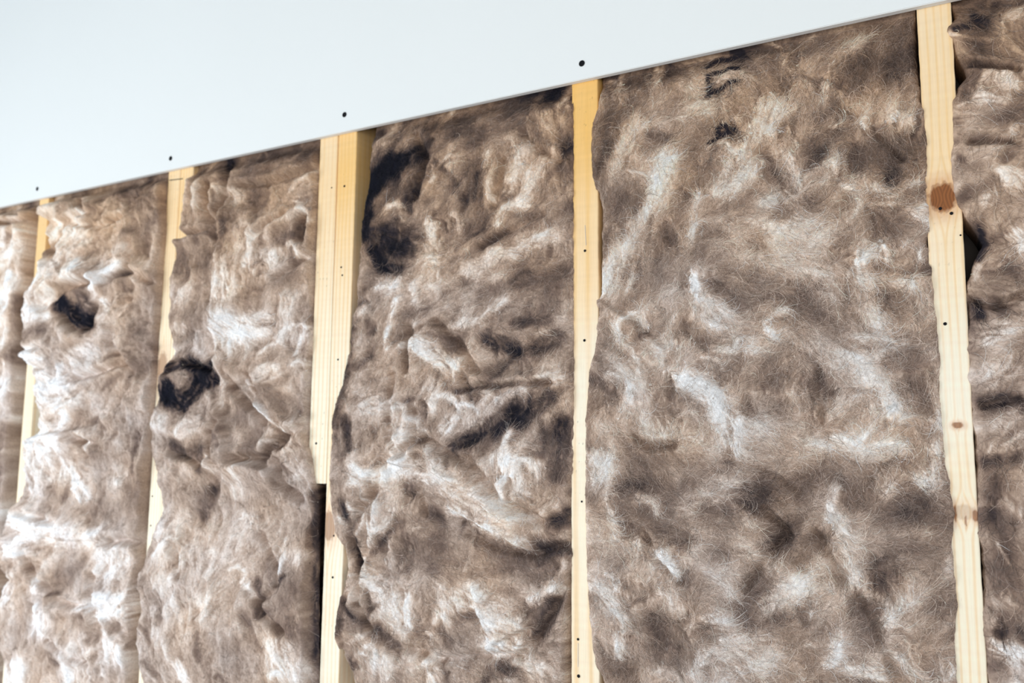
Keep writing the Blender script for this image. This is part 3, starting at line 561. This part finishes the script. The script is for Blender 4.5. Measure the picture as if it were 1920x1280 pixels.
B2_L = [360,300, 357,314, 351,344, 347,400, 346,443, 336,452, 329,482, 321,516, 316,557, 317,614, 328,644, 321,670, 302,705, 295,765, 287,805, 286,855, 295,890, 302,920, 305,965, 295,985, 285,1010, 273,1053, 264,1075, 258,1100, 268,1130, 262,1170, 254,1205, 265,1245, 270,1280, 270,1310]
B2_R = [599,230, 599,262, 597,350, 595,420, 591,470, 589,560, 588,640, 584,700, 579,780, 580,835, 587,860, 592,900, 598,925, 598,1000, 599,1150, 599,1280, 599,1310]
B2_S = [(36,.3,3,[430,500,450,640]),(45,.22,2,[330,980,330,1200]),(45,.2,0,[430,1050,480,1000]),(26,-.3,0,[585,980,585,1280]),(8,-.75,-5,[598,920,598,1000,597,1280]),(30,-.15,0,[380,480,360,620]),(12,.35,8,[385,350,384,385]),(11,.35,8,[407,365,408,392]),(9,.1,8,[358,330,355,430]),(14,-.65,-16,[424,299,430,320]),(12,.45,8,[452,359,470,400,486,449]),(12,-.4,-8,[421,420,412,520,400,580]),(44,-.32,2,[480,310,560,300]),
 (11,-.75,-14,[573,412,570,452]),(12,.35,8,[512,445,545,412,565,404]),(10,.3,6,[565,460,587,482]),(23,.5,4,[430,539]),(26,.5,4,[520,497]),(32,.65,6,[445,617]),(23,.5,5,[497,610]),(16,.4,4,[550,557,542,632]),
 (23,.3,4,[347,557]),(15,.4,3,[347,617]),(28,.25,5,[374,662]),(30,-.35,-2,[490,385]),(18,-.4,-3,[535,445]),(26,-.3,-1,[542,520]),(22,-.3,0,[355,494]),(22,-.3,-2,[475,557]),
 (26,-1.2,-6,[330,742,352,758,372,730,380,700,372,686]),(17,-1.0,-3,[405,688,405,715]),(15,-.95,-3,[318,692,345,682,372,685]),(20,-1.0,-2,[322,730]),(13,-.25,5,[335,710,345,706]),
 (5,.65,6,[470,715,495,760,545,810]),(10,.35,6,[415,650,425,705,420,770]),(32,.1,12,[365,800]),(22,.35,8,[310,795]),(16,-.75,-10,[335,830,345,850]),(17,-.5,-6,[365,850]),(10,.5,8,[395,860,410,880]),
 (15,-.75,-3,[390,965,400,920]),(30,-.2,4,[375,930]),(14,.4,9,[560,790,550,840,570,890]),(14,-.6,-12,[500,855,540,825]),(26,-.3,-2,[480,830]),(22,.4,4,[455,905]),(26,-.2,0,[495,920]),
 (6,-.85,-8,[548,1076,530,1100]),(5,.55,3,[545,1010,540,1070]),(12,-.65,-5,[490,1090,495,1150]),(12,-.4,-2,[470,1160]),(30,.5,3,[530,1215,560,1255]),(18,.3,2,[570,1040]),(22,-.25,0,[560,1115]),(17,-.5,-4,[560,1170]),
 (52,.25,3,[380,1065]),(26,.4,2,[390,1140]),(10,.6,2,[340,1245,360,1275]),(10,-.4,-2,[530,1175]),(26,-.25,-1,[445,1230]),(24,-.35,-2,[500,740,540,760]),(20,.35,3,[510,700]),(26,-.3,-3,[460,780])]
B2_C = [(16,6,[396,350,396,377,402,415]),(18,6,[352,447,382,441,404,430,426,396]),(14,6,[428,300,432,350,425,400]),(12,6,[456,349,512,346,560,330,599,314]),(14,6,[574,405,575,430,568,455]),(10,5,[486,452,500,430,540,405]),
 (10,5,[590,480,560,500,530,520]),(12,6,[404,600,420,660,440,720,500,790]),(12,6,[470,700,490,745,540,800]),(14,6,[525,860,535,905,570,935]),(14,7,[440,860,500,855,545,815,575,800]),(12,6,[320,700,350,680,400,690]),
 (12,6,[318,640,335,665,330,690]),(10,5,[420,790,400,830,410,870]),(10,5,[330,850,380,870,400,850]),(8,5,[500,1000,530,1060,530,1100,490,1130]),(10,6,[480,1110,500,1150,540,1180]),(8,5,[390,1090,395,1130,375,1150]),(8,5,[340,1000,345,1080])]
B2_T = [(16,50,[424,700,404,614,404,557,415,456,440,400]),(12,30,[350,446,404,432,428,396]),(12,40,[545,812,495,765,468,712]),(14,36,[425,770,440,860,520,880]),(10,50,[590,1000,585,1100,586,1280])]
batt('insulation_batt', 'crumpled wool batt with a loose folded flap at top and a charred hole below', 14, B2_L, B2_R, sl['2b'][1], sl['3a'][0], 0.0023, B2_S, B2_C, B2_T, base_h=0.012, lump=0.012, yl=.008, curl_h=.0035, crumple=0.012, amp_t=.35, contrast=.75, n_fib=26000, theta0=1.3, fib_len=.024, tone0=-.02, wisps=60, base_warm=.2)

B1_L = [70,340, 70,372, 81,401, 90,412, 84,439, 92,446, 82,465, 77,499, 71,525, 60,555, 49,585, 41,615, 38,645, 43,667, 56,679, 64,694, 71,712, 75,780, 74,805, 62,823, 55,858, 49,917, 43,936, 23,960, 12,979, 2,1007, -1,1040, 4,1069, 16,1085, 6,1104, 0,1124, -3,1210, 8,1249, 12,1280, 12,1310]
B1_R = [314,300, 314,320, 313,430, 309,480, 304,560, 300,620, 295,700, 290,770, 284,860, 278,930, 272,1000, 270,1060, 263,1130, 256,1200, 250,1240, 248,1280, 247,1310]
B1_S = [(45,.4,3,[95,400,75,560,60,700,90,900]),(40,-.18,0,[285,400,280,700,255,950]),(20,-1.2,-5,[178,608,158,604,142,590,135,582]),(14,-1.0,-4,[116,577,128,562]),(20,-.85,-2,[165,570,180,585]),(21,-.55,2,[165,547]),(26,-.75,3,[75,626]),(9,-.9,0,[56,645]),(10,-.65,-10,[221,525,240,514]),(9,-.7,-10,[165,386,175,394]),(18,.15,8,[281,510]),
 (16,-.45,-8,[105,472]),(22,.3,4,[112,375]),(36,.4,5,[150,450]),(18,.6,9,[161,510]),(12,.6,8,[195,532]),(26,.5,6,[105,517]),(23,.6,6,[67,592]),(22,.3,4,[244,476]),(18,.6,4,[64,671]),(32,.6,5,[94,724]),(32,.3,4,[169,664]),
 (26,.2,4,[225,592]),(34,.4,4,[131,750]),(16,-.35,-4,[157,641]),(26,-.4,-3,[281,675]),(22,-.25,-2,[277,619]),(26,.7,7,[98,823]),(18,-.45,-6,[164,788]),(11,.6,4,[137,866,176,932]),(22,.5,5,[62,870]),(26,-.4,-3,[109,936]),
 (16,.35,2,[234,889]),(34,-.2,-1,[219,858]),(24,.55,5,[39,975,117,999,195,1003]),(22,.6,6,[47,1022]),(26,.5,9,[219,1050]),(30,-.4,-5,[156,1069,125,1092]),(30,.5,5,[227,1132]),(18,.5,4,[23,1112]),(14,.4,4,[27,1081]),
 (22,.5,4,[94,1171]),(14,-.5,-3,[109,1225,121,1237]),(14,-.45,-3,[176,1163]),(10,-.5,-3,[234,1171]),(16,.5,4,[234,1218]),(30,.3,3,[164,1241]),(22,.6,4,[47,1260]),(22,-.4,-2,[240,360,290,380]),(26,-.3,-1,[200,960])]
B1_C = [(16,6,[160,380,175,395,168,405]),(14,6,[259,457,257,510,240,516,210,532]),(10,5,[259,510,300,532]),(16,7,[90,574,120,550,150,532,188,529]),(12,6,[120,590,150,620,176,612,190,580]),(12,6,[244,679,206,697,160,710]),
 (14,6,[219,1014,245,1010,268,1016]),(12,6,[125,1124,160,1130,190,1128]),(12,5,[59,1034,78,1077,109,1104]),(10,5,[70,690,100,690]),(12,6,[150,820,190,830]),(10,5,[40,660,90,650]),(10,6,[95,462,118,480,110,495]),
 (9,5,[150,420,200,430,240,410]),(10,5,[60,960,120,980]),(12,6,[190,1080,192,1130,200,1160]),(8,5,[100,1190,150,1230,180,1240]),(9,5,[255,560,215,640,260,700])]
B1_T = [(8,50,[75,820,120,812,180,800]),(14,50,[195,530,150,530,95,574]),(8,40,[200,1010,120,1010,40,990]),(12,40,[180,400,120,420,90,410]),(8,40,[110,1110,190,1128,240,1180])]
batt('insulation_batt', 'crinkled pale wool batt with a small charred spot, second from the left edge', 15, B1_L, B1_R, sl[1][1], sl[2][0], 0.0027, B1_S, B1_C, B1_T, base_h=0.020, lump=0.016, yl=.016, curl_h=.006, crumple=0.018, amp_t=.32, contrast=.75, n_fib=15000, theta0=0.9, fib_len=.024, tone0=.06, wisps=60, base_warm=.15)

XL0 = X_L + 0.06
b0l = []
for z_ in (ZE + .12, 1.6, 0.6):
    u_, v_ = project(XL0, 0, z_); b0l += [float(u_), float(v_)]
B0_R = [67,345, 66,379, 62,424, 58,469, 54,525, 49,562, 41,619, 39,660, 36,712, 34,780, 29,800, 23,878, 18,956, 8,1050, -8,1200, -14,1290, -15,1320]
batt('insulation_batt', 'whitish wool batt cut by the left edge of the picture, with a pleated top', 16, b0l, B0_R, XL0, sl[1][0], 0.0045, [(26,.6,4,[10,480]),(26,.6,4,[15,560,5,640]),(22,.6,3,[5,720]),(16,-.3,-2,[40,385]),(14,.4,4,[20,390]),(9,-.6,-5,[30,450]),(12,-.55,-2,[45,560,32,700]),(14,-.55,-2,[22,800,8,930])],
     [(14,6,[0,418,35,420,60,415]),(8,4,[5,388,20,400,50,405])], [(10,40,[-40,425,20,424,60,420])], base_h=0.018, lump=0.014, crumple=0.018, n_fib=7000, tone0=.2)
# studs that close the two outer bays
def plain_stud(x0, x1, label): tag(box('stud', x0, x1, 0, STUD_D, 0.045, Z_TOP, pine_plain, bevel=0.002), label, 'stud', 'pine studs of the wall frame')
plain_stud(X_L, X_L + 0.05, 'pine stud closing the bay past the left edge of the picture')
plain_stud(X_R - 0.05, X_R, 'pine stud closing the bay past the right edge of the picture')
